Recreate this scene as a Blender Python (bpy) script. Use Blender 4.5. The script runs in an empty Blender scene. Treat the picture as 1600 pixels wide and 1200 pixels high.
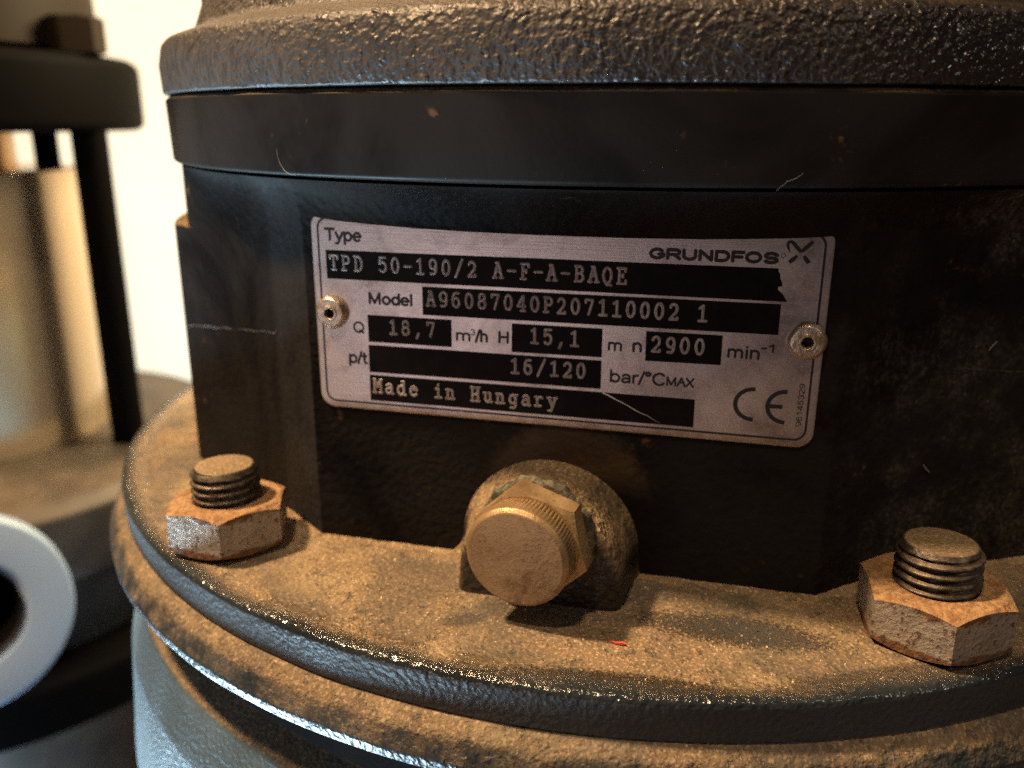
import bpy, bmesh, math, random
from mathutils import Vector, Matrix
random.seed(7)
sc = bpy.context.scene
RAD = math.radians

# ------------------------------------------------------------------ camera, world, lamps, exposure
ZO = 1.100                                   # height of the camera above the floor
AX = Vector((0.0362, 0.2697, 0.0))           # pump axis seen from the camera; the axis is the world origin
def W(x, y, z): return Vector((x - AX.x, y - AX.y, z + ZO))
cam_d = bpy.data.cameras.new('camera'); cam = bpy.data.objects.new('camera', cam_d)
sc.collection.objects.link(cam); sc.camera = cam
cam_d.sensor_width = 36.0; cam_d.lens = 1345 / 1600 * 36
cam_d.clip_start = 0.01; cam_d.clip_end = 30
pitch, roll = RAD(16.946), RAD(0.2956)
fwd = Vector((0, math.cos(pitch), -math.sin(pitch))); up0 = Vector((0, math.sin(pitch), math.cos(pitch))); rt0 = Vector((1, 0, 0))
rt = rt0 * math.cos(roll) + up0 * math.sin(roll); upv = -rt0 * math.sin(roll) + up0 * math.cos(roll)
m = Matrix((rt, upv, -fwd)).transposed().to_4x4(); m.translation = W(0, 0, 0); cam.matrix_world = m
cam_d.dof.use_dof = True; cam_d.dof.focus_distance = 0.150; cam_d.dof.aperture_fstop = 13.5

world = bpy.data.worlds.new('World'); sc.world = world; world.use_nodes = True
world.node_tree.nodes['Background'].inputs[0].default_value = (0.034, 0.029, 0.029, 1)
world.node_tree.nodes['Background'].inputs[1].default_value = 1.0

def lamp(name, kind, pos, target, power, col, size, size_y=None):
    d = bpy.data.lights.new(name, kind); d.energy = power; d.color = col
    if kind == 'AREA':
        d.size = size
        if size_y: d.shape = 'RECTANGLE'; d.size_y = size_y
        else: d.shape = 'DISK'
    else: d.shadow_soft_size = size
    o = bpy.data.objects.new(name, d); sc.collection.objects.link(o)
    o.location = pos
    o.rotation_euler = (Vector(target) - Vector(pos)).to_track_quat('-Z', 'Y').to_euler()
    return o
FL = W(0.02, 0.14, -0.0895)                  # a point on the dusty flange
lamp('ceiling_lamp', 'POINT', FL + Vector((-0.53, 0.04, 0.84)) * 1.1, FL, 80.0, (1.0, 0.66, 0.355), 0.045)
lamp('second_ceiling_lamp', 'POINT', FL + Vector((-0.19, -0.33, 0.90)) * 1.1, FL, 15.5, (1.0, 0.69, 0.40), 0.034)
lo = lamp('low_window_light', 'AREA', W(-0.62, 0.30, -0.90), W(-0.10, 0.20, -0.12), 42.0, (0.54, 0.81, 1.0), 0.85, 0.26)
zv = (lo.location - W(-0.10, 0.20, -0.12)).normalized(); xv = (Vector((0, 1, 0)) - zv * zv.y).normalized()
lo.rotation_euler = Matrix((xv, zv.cross(xv), zv)).transposed().to_euler()
lamp('plate_fill_left', 'AREA', W(-0.62, -0.62, -0.22), W(0.01, 0.165, -0.04), 1.0, (1.0, 0.81, 0.81), 0.50)  # added soft fill, unseen, to brighten the nameplate
lamp('room_light_right', 'AREA', W(0.75, -0.45, 0.65), W(0.08, 0.15, 0.0), 0.90, (1.0, 0.84, 0.66), 0.035)
lamp('hidden_wall_fill', 'POINT', W(0.04, 0.60, 0.20), W(-0.35, 1.35, 0.05), 16.0, (1.0, 0.80, 0.47), 0.08)  # added lamp hidden behind the pump to brighten wall and background

sc.view_settings.view_transform = 'Standard'; sc.view_settings.look = 'None'
sc.view_settings.exposure = 0.12; sc.view_settings.gamma = 1.0; sc.view_settings.use_curve_mapping = False
sc.render.engine = 'CYCLES'; sc.cycles.use_denoising = False; sc.cycles.use_adaptive_sampling = False; sc.cycles.sample_clamp_indirect = 2.0; sc.cycles.max_bounces = 5

# ------------------------------------------------------------------ helpers
COL = sc.collection
def link(name, me, mat=None, parent=None):
    o = bpy.data.objects.new(name, me); COL.objects.link(o)
    if mat: me.materials.append(mat)
    if parent: o.parent = parent
    return o
def tag(o, label=None, cat=None, group=None, kind=None):
    if label: o['label'] = label
    if cat: o['category'] = cat
    if group: o['group'] = group
    if kind: o['kind'] = kind
    return o
def empty(name, loc=(0, 0, 0), rz=0.0):
    o = bpy.data.objects.new(name, None); COL.objects.link(o); o.location = loc; o.rotation_euler = (0, 0, rz); o.empty_display_size = 0.02
    return o
def finish(bm, name, sharp=35):
    bmesh.ops.recalc_face_normals(bm, faces=bm.faces[:])
    for f in bm.faces: f.smooth = True
    lim = RAD(sharp)
    for e in bm.edges:
        if len(e.link_faces) == 2 and e.calc_face_angle(0) > lim: e.smooth = False
    me = bpy.data.meshes.new(name); bm.to_mesh(me); bm.free(); return me
def rows_mesh(name, rows, close=True, cap0=False, cap1=False, sharp=35):
    """rows: list of rings of Vectors, all of one length"""
    bm = bmesh.new(); R = [[bm.verts.new(p) for p in r] for r in rows]; n = len(rows[0])
    for a, b in zip(R, R[1:]):
        for i in range(n if close else n - 1):
            j = (i + 1) % n
            try: bm.faces.new((a[i], a[j], b[j], b[i]))
            except ValueError: pass
    if cap0: bm.faces.new(R[0][::-1])
    if cap1: bm.faces.new(R[-1])
    return finish(bm, name, sharp)
def fillet_profile(pts, seg=5):
    """pts: (x, y, r) polyline; rounds the inner corners"""
    out = []
    for i, p in enumerate(pts):
        r = p[2] if len(p) > 2 else 0
        if r == 0 or i in (0, len(pts) - 1): out.append((p[0], p[1])); continue
        P = Vector(p[:2]); a = (Vector(pts[i-1][:2]) - P); b = (Vector(pts[i+1][:2]) - P)
        la, lb = a.length, b.length; a.normalize(); b.normalize()
        ang = a.angle(b); d = min(r / math.tan(ang / 2), la * .49, lb * .49); r2 = d * math.tan(ang / 2)
        c = P + (a + b).normalized() * (r2 / math.sin(ang / 2))
        s = P + a * d - c; e = P + b * d - c
        th = math.atan2(s.x * e.y - s.y * e.x, s.dot(e))
        for k in range(seg + 1):
            t = th * k / seg; q = Vector((s.x * math.cos(t) - s.y * math.sin(t), s.x * math.sin(t) + s.y * math.cos(t)))
            out.append((c.x + q.x, c.y + q.y))
    return out
def lathe(name, prof, seg=256, seg_f=5, cap0=False, cap1=False, sharp=35, axis='z', wob=None):
    prof = fillet_profile(prof, seg_f); rows = []
    for r, z in prof:
        ring = []
        for i in range(seg):
            t = 2 * math.pi * i / seg
            rr = r + (wob(t, r, z) if wob else 0)
            if axis == 'z': ring.append(Vector((rr * math.cos(t), rr * math.sin(t), z)))
            else: ring.append(Vector((rr * math.cos(t), -z, rr * math.sin(t))))     # axis along local -Y
        rows.append(ring)
    return rows_mesh(name, rows, True, cap0, cap1, sharp)
def tube(name, pts, radii, seg=8):
    rows = []
    for i, p in enumerate(pts):
        t = (pts[min(i+1, len(pts)-1)] - pts[max(i-1, 0)]).normalized()
        a = t.cross(Vector((0.3, 0.2, 1)).normalized()).normalized(); b = t.cross(a)
        r = radii[i] if isinstance(radii, (list, tuple)) else radii
        rows.append([p + a * r * math.cos(2*math.pi*k/seg) + b * r * math.sin(2*math.pi*k/seg) for k in range(seg)])
    return rows_mesh(name, rows, True, True, True, 60)

# ------------------------------------------------------------------ node materials
class Mat:
    def __init__(s, name):
        s.m = bpy.data.materials.new(name); s.m.use_nodes = True; s.t = s.m.node_tree; s.b = s.t.nodes['Principled BSDF']
        s.tc = s.n('ShaderNodeTexCoord'); s.obj = s.tc.outputs['Object']
    def n(s, typ, **kw):
        nd = s.t.nodes.new(typ)
        for k, v in kw.items(): setattr(nd, k, v)
        return nd
    def set(s, sock, v):
        if hasattr(v, 'is_linked') or isinstance(v, bpy.types.NodeSocket): s.t.links.new(v, sock)
        else: sock.default_value = v
    def noise(s, scale, detail=4, rough=.6, vec=None, dist=0.0):
        nd = s.n('ShaderNodeTexNoise'); s.set(nd.inputs['Vector'], vec or s.obj)
        nd.inputs['Scale'].default_value = scale; nd.inputs['Detail'].default_value = detail; nd.inputs['Roughness'].default_value = rough; nd.inputs['Distortion'].default_value = dist
        return nd.outputs['Fac']
    def voro(s, scale, feature='F1', vec=None):
        nd = s.n('ShaderNodeTexVoronoi', feature=feature); s.set(nd.inputs['Vector'], vec or s.obj); nd.inputs['Scale'].default_value = scale
        return nd.outputs['Distance']
    def noise_vec(s, scale):
        nd = s.n('ShaderNodeTexNoise'); s.set(nd.inputs['Vector'], s.obj); nd.inputs['Scale'].default_value = scale
        mx = s.n('ShaderNodeVectorMath', operation='MULTIPLY_ADD'); s.t.links.new(nd.outputs['Color'], mx.inputs[0]); mx.inputs[1].default_value = (.002, .002, .002); s.t.links.new(s.obj, mx.inputs[2])
        return mx.outputs[0]
    def scaled(s, x, y, z):
        nd = s.n('ShaderNodeMapping'); s.set(nd.inputs['Vector'], s.obj); nd.inputs['Scale'].default_value = (x, y, z); return nd.outputs[0]
    def ramp(s, v, a, b, lo=0.0, hi=1.0):
        nd = s.n('ShaderNodeMapRange', interpolation_type='SMOOTHSTEP'); s.set(nd.inputs['Value'], v)
        for k, q in zip(('From Min', 'From Max', 'To Min', 'To Max'), (a, b, lo, hi)): s.set(nd.inputs[k], q)
        return nd.outputs[0]
    def math(s, op, a, b=0.0, c=None):
        nd = s.n('ShaderNodeMath', operation=op); s.set(nd.inputs[0], a); s.set(nd.inputs[1], b)
        if c is not None: s.set(nd.inputs[2], c)
        return nd.outputs[0]
    def mix(s, f, a, b):
        nd = s.n('ShaderNodeMix', data_type='RGBA'); s.set(nd.inputs['Factor'], f)
        for k, v in ((6, a), (7, b)):
            if isinstance(v, tuple): v = (*v, 1) if len(v) == 3 else v
            s.set(nd.inputs[k], v)
        return nd.outputs[2]
    def xyz(s, v=None):
        nd = s.n('ShaderNodeSeparateXYZ'); s.set(nd.inputs[0], v or s.obj); return nd.outputs
    def normal_z(s):
        g = s.n('ShaderNodeNewGeometry'); return s.xyz(g.outputs['Normal'])[2]
    def bump(s, h, dist, strength=1.0, base=None):
        nd = s.n('ShaderNodeBump'); s.set(nd.inputs['Height'], h); nd.inputs['Distance'].default_value = dist; nd.inputs['Strength'].default_value = strength
        if base: s.set(nd.inputs['Normal'], base)
        return nd.outputs[0]
    def out(s, col=None, rough=None, metal=None, normal=None, spec=None, **kw):
        for k, v in (('Base Color', col), ('Roughness', rough), ('Metallic', metal), ('Normal', normal), ('Specular IOR Level', spec)):
            if v is None: continue
            if isinstance(v, tuple) and len(v) == 3: v = (*v, 1)
            s.set(s.b.inputs[k], v)
        for k, v in kw.items(): s.set(s.b.inputs[k], v)
        return s.m
    def dust_col(s):
        a = s.noise(1000, 2, .6); b = s.noise(170, 4, .6); c = s.noise(40, 4, .6); g = s.noise(1500, 1, .5)
        col = s.mix(s.ramp(b, .3, .7), (0.235, 0.170, 0.095), (0.365, 0.270, 0.158))
        col = s.mix(s.ramp(c, .36, .60, 0, .75), col, (0.20, 0.132, 0.076))
        col = s.mix(s.ramp(a, .30, .46, .60, 0), col, (0.11, 0.072, 0.042))
        col = s.mix(s.ramp(g, .52, .70, 0, .65), col, (0.58, 0.44, 0.27))
        sp = s.voro(380); col = s.mix(s.ramp(sp, .05, .12, .9, 0), col, (0.70, 0.56, 0.38))
        return col, a, b

def paint(name, dust=0.0, dust_lo=.35, dust_hi=.8, cast=(520, .0006), rough=.42, base=(0.013, 0.015, 0.017), rim=None, patch=False, speck=0.0, rmix=.08, spec=.5, voro=False, gloss_rim=False, blotch=False, flank=False, film=False, leftfilm=False):
    """black machine enamel over rough casting; settled dust where a surface faces up"""
    M = Mat(name)
    big = M.noise(cast[0], 1, .4); fine = M.noise(cast[0] * 2.6, 0, .5); low = M.noise(28, 3, .55)
    h = M.math('ADD', big, M.math('MULTIPLY', fine, .12))
    if voro: h = M.math('SUBTRACT', h, M.math('MULTIPLY', M.voro(cast[0] * .95, 'SMOOTH_F1', M.noise_vec(cast[0] * .5)), .7))
    col = M.mix(M.ramp(low, .35, .7), base, tuple(c * 1.7 for c in base))
    r = M.math('ADD', M.ramp(low, .3, .7, rough - rmix, rough + rmix), 0.0)
    if speck:
        s1 = M.voro(230); big_s = M.noise(60, 4, .65)
        f = M.math('MULTIPLY', M.ramp(s1, .05, .13, 1, 0), M.ramp(big_s, .5, .68, 0, speck))
        film = M.ramp(M.noise(180, 6, .75), .48, .75, 0, speck * .05)
        col = M.mix(M.math('MAXIMUM', f, film), col, (0.30, 0.25, 0.19))
    X = M.xyz()
    if flank:       # paler grey tone on the slanted flank left of the plate, and dusty haze on the right-hand face
        fx = M.math('MULTIPLY', M.ramp(X[0], -.0690, -.0650, 0, 1), M.ramp(X[0], -.0540, -.0535, 1, 0))
        col = M.mix(M.math('MULTIPLY', fx, M.ramp(M.noise(120, 4, .65), .25, .7, .25, .9)), col, (0.030, 0.031, 0.034))
        gx = M.math('MULTIPLY', M.ramp(X[0], .045, .075, 0, 1), M.ramp(M.noise(55, 5, .7), .42, .68, 0, 1))
        gs = M.math('MAXIMUM', M.ramp(M.voro(330), .08, .18, .9, 0), M.ramp(M.noise(900, 3, .7), .40, .66, .10, .50))
        col = M.mix(M.math('MULTIPLY', gx, gs), col, (0.34, 0.30, 0.23))
        bx = M.math('SUBTRACT', X[0], .0020); bz = M.math('SUBTRACT', X[2], -.0745)
        bd = M.math('SQRT', M.math('ADD', M.math('MULTIPLY', bx, bx), M.math('MULTIPLY', bz, bz)))
        bd = M.math('ADD', bd, M.math('MULTIPLY', M.math('SUBTRACT', M.noise(500, 5, .75), .5), .008))
        halo = M.math('MULTIPLY', M.math('MULTIPLY', M.ramp(bd, .0150, .0190, .30, 0), M.ramp(X[2], -.074, -.066)), M.ramp(X[1], -.104, -.106))
        col = M.mix(halo, col, (0.30, 0.20, 0.11))
    if film:        # uneven greasy and dusty film
        ff = M.ramp(M.noise(22, 5, .6, dist=.8), .36, .60, .12, .62)
        col = M.mix(ff, col, (0.026, 0.0225, 0.020)); r = M.math('ADD', r, M.math('MULTIPLY', ff, .20))
        rs = M.math('MULTIPLY', M.ramp(M.noise(90, 4, .7), .64, .74, 0, .8), M.ramp(M.noise(600, 3, .6), .45, .6, 0, 1))
        col = M.mix(rs, col, (0.16, 0.085, 0.045))
    if leftfilm:    # fine grey dust film, thick on the left-hand side
        lf = M.math('MULTIPLY', M.ramp(M.math('ADD', X[0], M.math('MULTIPLY', M.math('SUBTRACT', M.noise(45, 4, .6), .5), .06)), -.055, .035, .9, 0), M.ramp(M.noise(400, 2, .6), .3, .6, .6, 1))
        col = M.mix(lf, col, (0.050, 0.042, 0.038)); r = M.math('ADD', r, M.math('MULTIPLY', lf, .36)); h = M.math('MULTIPLY', h, M.math('SUBTRACT', 1.0, M.math('MULTIPLY', lf, .62)))
    nrm = M.bump(h, cast[1])
    if dust:
        dc, da, db = M.dust_col()
        nz = M.math('ADD', M.normal_z(), M.math('MULTIPLY', M.math('SUBTRACT', M.noise(260, 5, .7), .5), .45))
        f = M.ramp(nz, dust_lo, dust_hi, 0, dust)
        if blotch: nz = M.math('ADD', nz, M.math('MULTIPLY', M.math('SUBTRACT', M.noise(110, 5, .7), .5), 1.1))
        f = M.ramp(nz, dust_lo, dust_hi, 0, dust)
        if rim:
            rad = M.math('SQRT', M.math('ADD', M.math('MULTIPLY', X[0], X[0]), M.math('MULTIPLY', X[1], X[1])))
            wob = M.math('ADD', M.math('MULTIPLY', M.math('SUBTRACT', M.noise(60, 4, .6), .5), .0045), M.math('MULTIPLY', M.math('SUBTRACT', M.noise(900, 4, .75), .5), .0060))
            if gloss_rim: r = M.math('SUBTRACT', r, M.math('MULTIPLY', M.ramp(rad, .1445, .1460), M.math('MULTIPLY', M.ramp(M.normal_z(), .15, .4), .42)))
            f = M.math('MULTIPLY', f, M.ramp(M.math('ADD', rad, wob), rim[0], rim[1], 1, 0))
        f = M.math('MULTIPLY', f, M.math('MULTIPLY', M.ramp(M.noise(38, 5, .65, dist=.6), .34, .56, .42, 1), M.ramp(M.noise(330, 4, .7), .30, .46, .45, 1)))
        if patch:
            f = M.math('MULTIPLY', f, M.ramp(M.math('ADD', M.noise(16, 6, .7, dist=1.4), M.math('MULTIPLY', M.noise(500, 2, .6), .16)), .44, .62, .50, 1))
            # places where the settled dust has been rubbed off
            for (cx, cy, ax, ay, rot, k) in ((0.0053, -0.1312, .0125, .0036, -.25, .85), (-0.045, -0.128, .003, .0016, .3, .5), (0.030, -0.1445, .02, .0022, .2, .55), (-0.020, -0.1465, .016, .0022, -.15, .8)):
                dx = M.math('SUBTRACT', X[0], cx); dy = M.math('SUBTRACT', X[1], cy)
                c_, s_ = math.cos(rot), math.sin(rot)
                u = M.math('DIVIDE', M.math('ADD', M.math('MULTIPLY', dx, c_), M.math('MULTIPLY', dy, s_)), ax)
                v = M.math('DIVIDE', M.math('SUBTRACT', M.math('MULTIPLY', dy, c_), M.math('MULTIPLY', dx, s_)), ay)
                d2 = M.math('ADD', M.math('MULTIPLY', u, u), M.math('MULTIPLY', v, v))
                d2 = M.math('ADD', d2, M.math('MULTIPLY', M.math('SUBTRACT', M.noise(1300, 4, .8), .5), 9.0))
                f = M.math('MULTIPLY', f, M.ramp(d2, -.2, 2.2, 1 - k, 1))
        col = M.mix(f, col, dc); r = M.math('ADD', M.math('MULTIPLY', f, .95 - rough), r)
        nrm = M.bump(M.math('MULTIPLY', f, M.math('ADD', M.math('MULTIPLY', da, .8), M.math('MULTIPLY', db, 1.2))), .0006, 1.0, nrm)
    return M.out(col, r, 0.0, nrm, spec)

BLU = (0.0150, 0.0205, 0.0245)
M_flange = paint('blue_black_enamel_dusty_flange', 1.0, .45, .85, (900, .0004), .58, rim=(.1470, .1506), patch=True, base=BLU, gloss_rim=True, spec=.75)
M_ledge = paint('blue_black_enamel_dusty_ledge', .80, .28, .82, (900, .0004), .42, base=BLU, blotch=True)
M_house = paint('blue_black_enamel_housing', .85, .45, .85, (1000, .00045), .62, base=(0.058, 0.086, 0.104), spec=.3)
M_body = paint('black_enamel_body', .8, .55, .9, (600, .0003), .50, speck=.12, base=(0.0021, 0.0020, 0.0026), spec=.05, flank=True)
M_boss = paint('black_enamel_boss', 1.0, .0, .50, (800, .0007), .40, base=(0.021, 0.017, 0.013), spec=.35)
M_band = paint('machined_band_paint', .5, .6, .95, (900, .00003), .40, base=(0.0060, 0.0050, 0.0046), speck=.08, spec=.14, film=True)
M_cast = paint('rough_cast_motor_flange', .25, .65, 1.2, (850, .0008), .27, base=(0.016, 0.0130, 0.0110), voro=True, spec=.65, leftfilm=True)
M_seam = paint('casting_seam_paint', 0, cast=(800, .0004), rough=.5, base=(0.030, 0.028, 0.028))

def aluminium(name, k=1.0, rough=.38):
    M = Mat(name)
    br = M.noise(1.0, 4, .6, M.scaled(60, 900, 5200)); lo = M.noise(55, 4, .6); fi = M.noise(1800, 3, .6)
    col = M.mix(M.ramp(lo, .3, .7), (.60*k, .545*k, .53*k), (.72*k, .655*k, .63*k))
    col = M.mix(M.ramp(fi, .55, .75, 0, .35), col, (.42*k, .36*k, .33*k))
    Zp = M.xyz()[2]; grime = M.math('MULTIPLY', M.ramp(M.noise(75, 5, .7, dist=.7), .46, .70, 0, 1), M.ramp(M.noise(1100, 3, .7), .3, .6, .3, 1))
    col = M.mix(M.math('MULTIPLY', grime, .55), col, (.20*k, .155*k, .125*k))
    low = M.ramp(M.math('ADD', Zp, M.math('MULTIPLY', M.math('SUBTRACT', M.noise(300, 4, .7), .5), .004)), -.0208, -.0188, .7, 0)
    col = M.mix(low, col, (.34, .235, .13))
    r = M.math('ADD', M.ramp(lo, .25, .75, rough - .06, rough + .1), 0.0)
    return M.out(col, r, .85, M.bump(M.math('ADD', br, M.math('MULTIPLY', fi, .4)), .00004))
M_alu = aluminium('brushed_aluminium_plate')
M_alu2 = aluminium('peeled_plate_patch', .72, .5)
M_print = Mat('black_plate_print'); M_print = M_print.out(M_print.mix(M_print.ramp(M_print.noise(300, 4), .4, .75), (.006, .0045, .0045), (.012, .009, .009)), .45, 0, None, .08)
M_ink = Mat('black_ink').out((.012, .010, .010), .5)
M_stamp = Mat('stamped_letter_metal'); M_stamp = M_stamp.out(M_stamp.mix(M_stamp.ramp(M_stamp.noise(1500, 4, .7), .35, .7), (.36, .33, .32), (.62, .57, .55)), .55, .25)
M_groove_shade = Mat('letter_groove_shade').out((.20, .18, .175), .6, .2)  # groove shade put into the colour of a raised ribbon along each stroke
M_line = Mat('bare_metal_line').out((.75, .7, .66), .3, .8)

def galvanised(name):
    M = Mat(name); a = M.noise(190, 5, .7); b = M.noise(750, 4, .7); c = M.noise(95, 5, .7); g = M.noise(2200, 3, .7)
    col = M.mix(M.ramp(a, .3, .7), (.30, .255, .205), (.42, .365, .30))
    col = M.mix(M.ramp(g, .5, .7, 0, .5), col, (.24, .19, .15))
    Z = M.xyz()[2]
    edge = M.math('MAXIMUM', M.ramp(Z, .0006, .0026, .34, 0), M.ramp(Z, .0070, .0092, 0, .18))
    rust = M.math('MAXIMUM', M.ramp(b, .56, .61, 0, .95), M.ramp(M.math('ADD', c, edge), .58, .68, 0, .95))
    col = M.mix(rust, col, M.mix(M.ramp(b, .4, .6), (.20, .085, .030), (.10, .045, .020)))
    nz = M.math('ADD', M.normal_z(), M.math('MULTIPLY', M.math('SUBTRACT', a, .5), .5))
    f = M.ramp(nz, .50, .85, 0, .92)
    top = M.mix(M.ramp(b, .36, .62), (.46, .275, .13), (.25, .125, .05)); top = M.mix(M.ramp(c, .5, .64, 0, .8), top, (.36, .25, .14)); top = M.mix(M.ramp(g, .56, .7, 0, .7), top, (.60, .44, .26))
    col = M.mix(f, col, top)
    k = M.math('MAXIMUM', rust, f)
    return M.out(col, M.math('ADD', .42, M.math('MULTIPLY', k, .4)), M.math('SUBTRACT', .25, M.math('MULTIPLY', k, .25)), M.bump(M.math('ADD', b, a), .0005))
M_nut = galvanised('zinc_nut_with_rust')
def steel(name):
    M = Mat(name); a = M.noise(600, 4, .65); dc, da, db = M.dust_col()
    f = M.ramp(M.normal_z(), .75, .97, 0, .85)
    col = M.mix(M.ramp(a, .35, .65), (.045, .038, .031), (.15, .122, .095))
    col = M.mix(f, col, dc)
    return M.out(col, M.math('ADD', .42, M.math('MULTIPLY', f, .4)), M.math('SUBTRACT', .65, M.math('MULTIPLY', f, .65)), M.bump(a, .00015))
M_stud = steel('dark_steel_stud')
def brass(name, k=1.0):
    M = Mat(name); a = M.noise(120, 5, .65); b = M.noise(900, 4, .7)
    col = M.mix(M.ramp(a, .3, .7), (.33*k, .22*k, .115*k), (.47*k, .34*k, .195*k))
    col = M.mix(M.ramp(b, .56, .7, 0, .6), col, (.15*k, .085*k, .035*k))
    col = M.mix(M.ramp(M.noise(60, 5, .7, dist=1.0), .5, .66, 0, .75), col, (.17*k, .10*k, .045*k)); col = M.mix(M.ramp(M.voro(500), .06, .14, .55, 0), col, (.6, .46, .27))
    return M.out(col, M.ramp(a, .3, .7, .34, .55), .5, M.bump(b, .00012))
M_brass = brass('dull_brass'); M_brass2 = brass('dull_brass_hexagon', 1.15)
M_rivet = Mat('rivet_metal'); M_rivet = M_rivet.out(M_rivet.mix(M_rivet.ramp(M_rivet.noise(600, 4), .4, .65), (.62, .54, .45), (.38, .28, .18)), .36, .8, M_rivet.bump(M_rivet.noise(900, 4), .0002))
M_hole = Mat('hole_shade').out((.01, .008, .007), .8)  # near-black colour stands in for the shade inside the holes

# ------------------------------------------------------------------ setting
def plane(name, size_x, size_y, mat, loc, rot):
    bm = bmesh.new(); bmesh.ops.create_grid(bm, x_segments=1, y_segments=1, size=.5)
    for v in bm.verts: v.co.x *= size_x; v.co.y *= size_y
    me = bpy.data.meshes.new(name); bm.to_mesh(me); bm.free(); o = link(name, me, mat); o.location = loc; o.rotation_euler = rot
    return tag(o, kind='structure')
Mw = Mat('cream_wall_plaster'); M_wall = Mw.out(Mw.mix(Mw.ramp(Mw.noise(6, 4), .3, .7), (.76, .70, .56), (.80, .74, .60)), .8, 0, Mw.bump(Mw.noise(90, 4), .002))
Mf = Mat('brown_floor'); M_floor = Mf.out(Mf.mix(Mf.ramp(Mf.noise(30, 5), .3, .7), (.22, .12, .07), (.34, .20, .12)), .7, 0, Mf.bump(Mf.noise(120, 4), .001))
plane('wall', 6, 4, M_wall, W(0, 1.35, 1.2), (RAD(90), 0, 0))
plane('floor', 6, 6, M_floor, (0, 0, 0), (0, 0, 0))

# ------------------------------------------------------------------ the pump
pump = tag(empty('pump'), 'black cast iron pump with riveted nameplate and dusty round flange', 'pump')
YAW = RAD(-14.078)
Z0 = ZO - 0.08954                                            # top of the dusty flange
def part(name, me, mat, z=0.0, rz=0.0, parent=None):
    o = link(name, me, mat, parent or pump); o.location = (0, 0, z); o.rotation_euler = (0, 0, rz); return o
def wavy(a, k):
    ph = [random.uniform(0, 6.28) for _ in range(8)]
    return lambda t, r, z: a * sum(math.sin((i + 3) * 7 * t + ph[i] + z * 900 * (i % 3)) / (1 + .35 * i) for i in range(8)) * k

part('motor_flange', lathe('motor_flange', [(.1250, .0050), (.1310, .0060, .0006), (.1313, .0125), (.1300, .0178, .0028), (.1225, .0205, .003), (.1200, .027, .003), (.1185, .085), (.05, .086)], 720, 6, cap1=True, wob=wavy(.00010, 1)), M_cast, ZO)
part('spigot_band', lathe('spigot_band', [(.1255, .0058), (.1296, .0054), (.1306, .0046, .0005), (.1301, -.0098, .0010), (.1180, -.0112)], 360), M_band, ZO)

# stool body between band and flange: cross-section in (u, -n), u along the plate, n outwards
def body_section():
    half = [(-.0000, .1101, 0), (-.0538, .1101, .0016), (-.0668, .1005, .006), (-.1062, .0766, .004)]
    right = [(.0000, .1101, 0), (.0520, .1101, .0016), (.0640, .0995, .006), (.1062, .0766, .004)]
    R = .1315
    def arc(a0, a1, n): return [(R * math.sin(a0 + (a1 - a0) * i / n), R * math.cos(a0 + (a1 - a0) * i / n)) for i in range(n + 1)]
    aL = math.atan2(-.108, .0755)
    pts = [(*arc(aL, aL, 1)[0], .0)]
    poly = [(R * math.sin(aL), R * math.cos(aL), 0)] + half[:0:-1] + right[1:] + [(R * math.sin(-aL), R * math.cos(-aL), 0)]
    poly = fillet_profile(poly, 6)
    dense = []
    for a, b in zip(poly, poly[1:]):
        L = math.dist(a, b); k = max(1, int(L / .0015))
        dense += [(a[0] + (b[0] - a[0]) * i / k, a[1] + (b[1] - a[1]) * i / k) for i in range(k)]
    dense.append(poly[-1])
    back = arc(-aL, 2 * math.pi + aL, 140)[1:-1]
    return dense + back, len(dense)
sec, n_front = body_section()
zr = [-.0925, -.0895, -.086, -.08, -.07, -.06, -.05, -.04, -.032, -.02552, -.02548, -.0235]
rows = []
for z in zr:
    clamp = .1283 if z > -.0255 else 9
    rows.append([Vector((u * min(1, clamp / math.hypot(u, n)), -n * min(1, clamp / math.hypot(u, n)), z)) for u, n in sec])
for k in range(1, 11):                                        # cove running out to the underside of the band
    t = k / 10; z = -.0235 + .0128 * t; out = 1 - math.sqrt(max(0, 1 - t * t))
    ring = []
    for u, n in sec:
        r = math.hypot(u, n); r0 = min(r, .1283); r1 = r0 + (.1283 - r0) * out * .95
        ring.append(Vector((u * r1 / r, -n * r1 / r, z)))
    rows.append(ring)
part('stool_body', rows_mesh('stool_body', rows, True, True, True, 30), M_body, ZO, YAW)
def seam(i0, i1, z, dz, r):
    pts = []
    rr = random.Random(int(z * -1e5))
    for i in range(i0, i1, 1):
        u, n = sec[i]; k = 1 - .00012 / math.hypot(u, n)
        pts.append(Vector((u * k, -n * k, z + dz * (i - i0) / (i1 - i0) + rr.uniform(-.0002, .0002))))
    return tube('casting_seam', pts, [r * rr.uniform(.5, 1.3) for _ in pts], 6)
iL = [i for i in range(n_front) if sec[i][0] < -.0665]; iR = [i for i in range(n_front) if sec[i][0] > .074]
part('casting_seam', seam(iL[0], iL[-1], -.0530, .0085, .00026), M_seam, ZO, YAW)
part('casting_seam', seam(iR[0], iR[-1], -.0455, -.0050, .00022), M_seam, ZO, YAW)

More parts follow.
